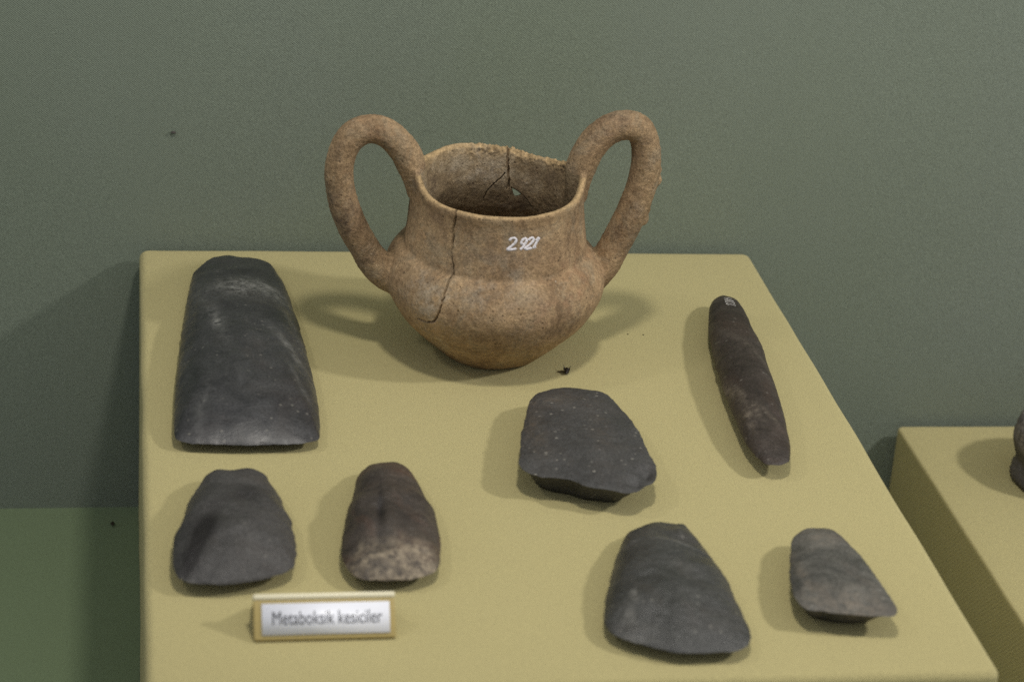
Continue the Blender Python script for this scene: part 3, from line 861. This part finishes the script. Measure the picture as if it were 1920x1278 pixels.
# ------------------------------------------------------------------ label stand
def label_stand():
    A = on_z(476, 1203, 0.0); B = on_z(742, 1196, 0.0)     # front foot corners
    ex = (B - A); Lx = ex.length; ex.normalize()
    ey = Vector((-ex.y, ex.x, 0)).normalized()             # away from the viewer
    Hh = 0.0140; lean = 0.0115; th = 0.0035
    root = thing("label_stand", "small gold-framed label stand with a printed white card in front of the axes", "label", A)
    up = (Vector((0, 0, Hh)) + ey * lean).normalized()
    fn = ex.cross(up).normalized()                          # faces viewer
    if fn.dot(ey) > 0: fn = -fn
    def slab(name, u0, u1, v0, v1, d0, d1, mat, par, bev=0.0006):
        bm = bmesh.new()
        vs = []
        for d in (d0, d1):
            for (u, v) in ((u0, v0), (u1, v0), (u1, v1), (u0, v1)):
                vs.append(bm.verts.new(A + ex * u + up * v + fn * d))
        for q in ((0, 1, 2, 3), (7, 6, 5, 4), (0, 4, 5, 1), (1, 5, 6, 2), (2, 6, 7, 3), (3, 7, 4, 0)):
            bm.faces.new([vs[i] for i in q])
        bmesh.ops.recalc_face_normals(bm, faces=bm.faces)
        if bev:
            bmesh.ops.bevel(bm, geom=list(bm.edges), offset=bev, segments=3, profile=0.5, affect='EDGES')
        me_ = bpy.data.meshes.new(name)
        for v in bm.verts: v.co -= A
        bm.to_mesh(me_); bm.free(); me_.shade_smooth(); me_.materials.append(mat)
        o = bpy.data.objects.new(name, me_); COL.objects.link(o); o.parent = par
        return o
    Lv = math.hypot(Hh, lean)
    gold = plain("satin_gold_frame", (0.40, 0.31, 0.115), 0.38, 0.5, scale=400, var=0.12)
    slab("frame", 0, Lx, 0.0004, Lv, -th * .5, th * .5, gold, root)
    # back leg of the stand
    foot = (A + up * Lv + ey * 0.018); foot.z = 0.0008
    bm = bmesh.new()
    t0 = A + up * (Lv - 0.0012) - fn * th * .6
    b0 = A + ey * (lean + 0.016) + Vector((0, 0, 0.0006))
    nrm = ex.cross(b0 - t0).normalized() * 0.0012
    vs = [bm.verts.new(p + ex * u + nrm * s - A) for s in (0, 1) for p, u in ((t0, 0.0006), (t0, Lx - 0.0006), (b0, Lx - 0.0006), (b0, 0.0006))]
    for q in ((0, 1, 2, 3), (7, 6, 5, 4), (0, 4, 5, 1), (1, 5, 6, 2), (2, 6, 7, 3), (3, 7, 4, 0)):
        bm.faces.new([vs[i] for i in q])
    bmesh.ops.recalc_face_normals(bm, faces=bm.faces)
    me_ = bpy.data.meshes.new("back_plate"); bm.to_mesh(me_); bm.free(); me_.materials.append(gold)
    o = bpy.data.objects.new("back_plate", me_); COL.objects.link(o); o.parent = root
    edge = plain("pale_lit_edge", (0.72, 0.66, 0.46), 0.40, 0.9, scale=500, var=0.05)  # paler than the frame: light caught along the top is painted in
    slab("top_edge", -0.0003, Lx + 0.0003, Lv, Lv + 0.0030, -th * .6, th * .6, edge, root, 0.0012)
    card_m = plain("white_card", (0.84, 0.85, 0.92), 0.35, 0.5, scale=60, var=0.04)
    card = slab("card", 0.0036, Lx - 0.0026, 0.0026, Lv - 0.0016, th * .55, th * .55 + 0.0005, card_m, root, 0)
    ink = plain("black_print", (0.03, 0.03, 0.035), 0.6, 0.3)
    cu = bpy.data.curves.new("text", 'FONT')
    cu.body = "Metaboksik kesiciler"; cu.align_x = 'CENTER'; cu.align_y = 'CENTER'; cu.size = 0.0092
    cu.extrude = 0.00002; cu.offset = 0.0
    to = bpy.data.objects.new("text", cu); COL.objects.link(to)
    dg_ = bpy.context.evaluated_depsgraph_get()
    tm = bpy.data.meshes.new_from_object(to.evaluated_get(dg_))
    bpy.data.objects.remove(to)
    xs = [v.co.x for v in tm.vertices]
    kx = (Lx - 0.0062) * 0.86 / (max(xs) - min(xs))
    cxm = 0.5 * (max(xs) + min(xs))
    for v in tm.vertices:
        x, y, z_ = v.co
        v.co = ex * (Lx * .5 + 0.0011 + (x - cxm) * kx) + up * (Lv * .5 + 0.0006 + y * kx * 1.45) + fn * (th * .55 + 0.00056 + z_)
    tm.materials.append(ink)
    o = bpy.data.objects.new("lettering", tm); COL.objects.link(o); o.parent = root
    o["label"] = "black serif words on the card"
label_stand()

# ------------------------------------------------------------------ dead fly
def dead_fly():
    base = on_z(1062, 700, 0.0)
    root = thing("fly", "tiny dead black fly lying on the mustard cloth beside the pot", "fly", base)
    chit = plain("fly_chitin", (0.020, 0.014, 0.010), 0.4, 0.5)
    # head, thorax and abdomen as one turned body
    prof_ = [(0, 0), (0.35, .25), (.55, .6), (.5, 1.0), (.35, 1.25), (.7, 1.7), (.9, 2.4), (.8, 3.0), (.5, 3.3), (.85, 3.8), (.95, 4.6), (.7, 5.5), (.3, 6.1), (0, 6.3)]
    d = (on_z(1066, 678, 0) - on_z(1062, 706, 0)); d.z = 0; d.normalize()
    s = Vector((d.y, -d.x, 0))
    vs, fs = [], []
    n = 12
    for (r, h) in prof_:
        for k_ in range(n):
            a = 2 * math.pi * k_ / n
            vs.append(d * ((h - 3.1) * .00105) + s * (r * .0017 * math.cos(a)) + Vector((0, 0, .0016 + r * .0015 * math.sin(a))))
    for j in range(len(prof_) - 1):
        for k_ in range(n):
            k2 = (k_ + 1) % n
            fs.append((j * n + k_, j * n + k2, (j + 1) * n + k2, (j + 1) * n + k_))
    link_mesh("body", [v + base for v in vs], fs, chit, root)
    k = NT("fly_wing")
    tr = k.n("ShaderNodeBsdfTransparent"); tr.inputs[0].default_value = (0.6, 0.55, 0.5, 1)
    ms = k.n("ShaderNodeMixShader"); ms.inputs[0].default_value = 0.25
    k.l(tr.outputs[0], ms.inputs[1]); k.l(k.b.outputs[0], ms.inputs[2]); k.l(ms.outputs[0], k.out.inputs[0])
    k.b.inputs["Base Color"].default_value = (0.12, 0.10, 0.08, 1)
    for sg, an in ((-1, 12),):
        a = math.radians(an)
        wd = (s * sg * math.cos(a) + d * math.sin(a)).normalized()
        wp = Vector((-wd.y, wd.x, 0))
        pts = [(0, 0), (.9, .5), (2.4, .95), (4.2, 1.0), (5.2, .5), (5.2, -.1), (4, -.7), (2.2, -.7), (.8, -.3)]
        top_ = [base + wd * (u * .0010) + wp * (v * .0010) + Vector((0, 0, .0012 - u * .00014)) for u, v in pts]
        bot_ = [p - Vector((0, 0, .00006)) for p in top_]
        m_ = len(pts)
        link_mesh("wing", top_ + bot_, [tuple(range(m_)), tuple(range(2 * m_ - 1, m_ - 1, -1))] + [(i, i + m_, (i + 1) % m_ + m_, (i + 1) % m_) for i in range(m_)], k.m, root, smooth=False)
    for sg in (-1, 1):
        for q in (-.9, .1, 1.2):
            p0 = base + d * (q * .0010) + s * sg * .0006 + Vector((0, 0, .0018))
            p1_ = p0 + s * sg * .0009 + d * (q * .0005) + Vector((0, 0, .0010))
            p2_ = p1_ + s * sg * .0003 + d * (q * .0006) + Vector((0, 0, .0010))
            v, f = tube(catmull([tuple(p0), tuple(p1_), tuple(p2_)], 10, closed=False), [.00016] * 10, 6)
            link_mesh("leg", v, f, chit, root)
dead_fly()

# ------------------------------------------------------------------ specks of dirt
M_DIRT = plain("dirt", (0.03, 0.022, 0.014), 0.8, 0.2)
M_LINT = plain("lint", (0.07, 0.06, 0.055), 0.8, 0.2)
def speck(p, r, label, mat, stretch=1.0, axis=Vector((0, 1, 0)), flatten=0.6):
    bm = bmesh.new(); bmesh.ops.create_icosphere(bm, subdivisions=2, radius=r)
    for v in bm.verts:
        v.co *= 1 + 0.5 * noise.noise(v.co * (1.5 / r) + p * 50)
        v.co += axis * (v.co.dot(axis) * (stretch - 1))
        v.co.z *= flatten
    me_ = bpy.data.meshes.new("dirt_speck"); bm.to_mesh(me_); bm.free(); me_.shade_smooth(); me_.materials.append(mat)
    zmin = min(v.co.z for v in me_.vertices)
    o = bpy.data.objects.new("dirt_speck", me_); COL.objects.link(o); o.location = p - Vector((0, 0, zmin))
    tag(o, label, "dirt")
    return o
speck(on_z(211, 982, FLOOR_Z + 0.0012), 0.0011, "dark speck of dirt on the green case floor", M_DIRT, 2.2)
for (x, y), lb in (((1206, 628), "tiny dark crumb on the cloth nearest the chisel, right of the pot"), ((1177, 627), "tiny dark crumb on the cloth nearer the pot's right side")):
    speck(on_z(x, y, 0.0), 0.00042, lb, M_DIRT)
o = speck(on_y(325, 251, WALL_Y - 0.0012), 0.0009, "small dark lint clinging to the wall above the plinth", M_LINT, 1.8, Vector((1, 0, 0)), 0.8)

# ------------------------------------------------------------------ vessel on the lower plinth, cut off by the frame
def edge_vessel():
    c = on_z(2006, 905, P2Z)
    prof_ = [(0, 0), (3.3, 0), (3.75, .15), (3.9, .6), (3.75, 1.2), (3.62, 1.7), (3.75, 2.3), (3.95, 3.0), (4.0, 3.7), (3.9, 4.4), (3.65, 4.9), (3.3, 5.1), (3.0, 4.95), (2.9, 4.2), (2.7, 3.0), (2.0, 2.0), (0, 1.6)]
    P = catmull(prof_, 110, closed=False)
    n = 160
    vs, fs, pat = [], [], []
    for (r, h) in P:
        for i in range(n):
            a = 2 * math.pi * i / n
            v = Vector((r * math.cos(a) / 100, r * math.sin(a) / 100, h * 0.86 / 100))
            k_ = 0.0012 * noise.noise(v * 60) + 0.0006 * noise.fractal(v * 260, .8, 2, 3)
            if h < 0.1: k_ = 0
            v = v * (1 + k_ / max(0.01, v.length))
            v.z = max(0, v.z)
            vs.append(v + c); pat.append(min(1, max(0, (h - 2.6) / 1.0)))
    for j in range(len(P) - 1):
        for i in range(n):
            i2 = (i + 1) % n
            fs.append((j * n + i, j * n + i2, (j + 1) * n + i2, (j + 1) * n + i))
    m_ = stone_mat("pitted_vessel_stone", (0.040, 0.036, 0.035), (0.10, 0.090, 0.084), (0.26, 0.235, 0.21), 0.7, 0.2, brown_amt=0.2)
    o = link_mesh("stone_vessel", [v - c for v in vs], fs, m_)
    o.location = c
    at = o.data.attributes.new("patch", 'FLOAT', 'POINT'); at.data.foreach_set("value", np.array(pat, np.float32))
    tag(o, "rough grey-brown vessel on the lower plinth, cut off by the frame", "vessel")
edge_vessel()
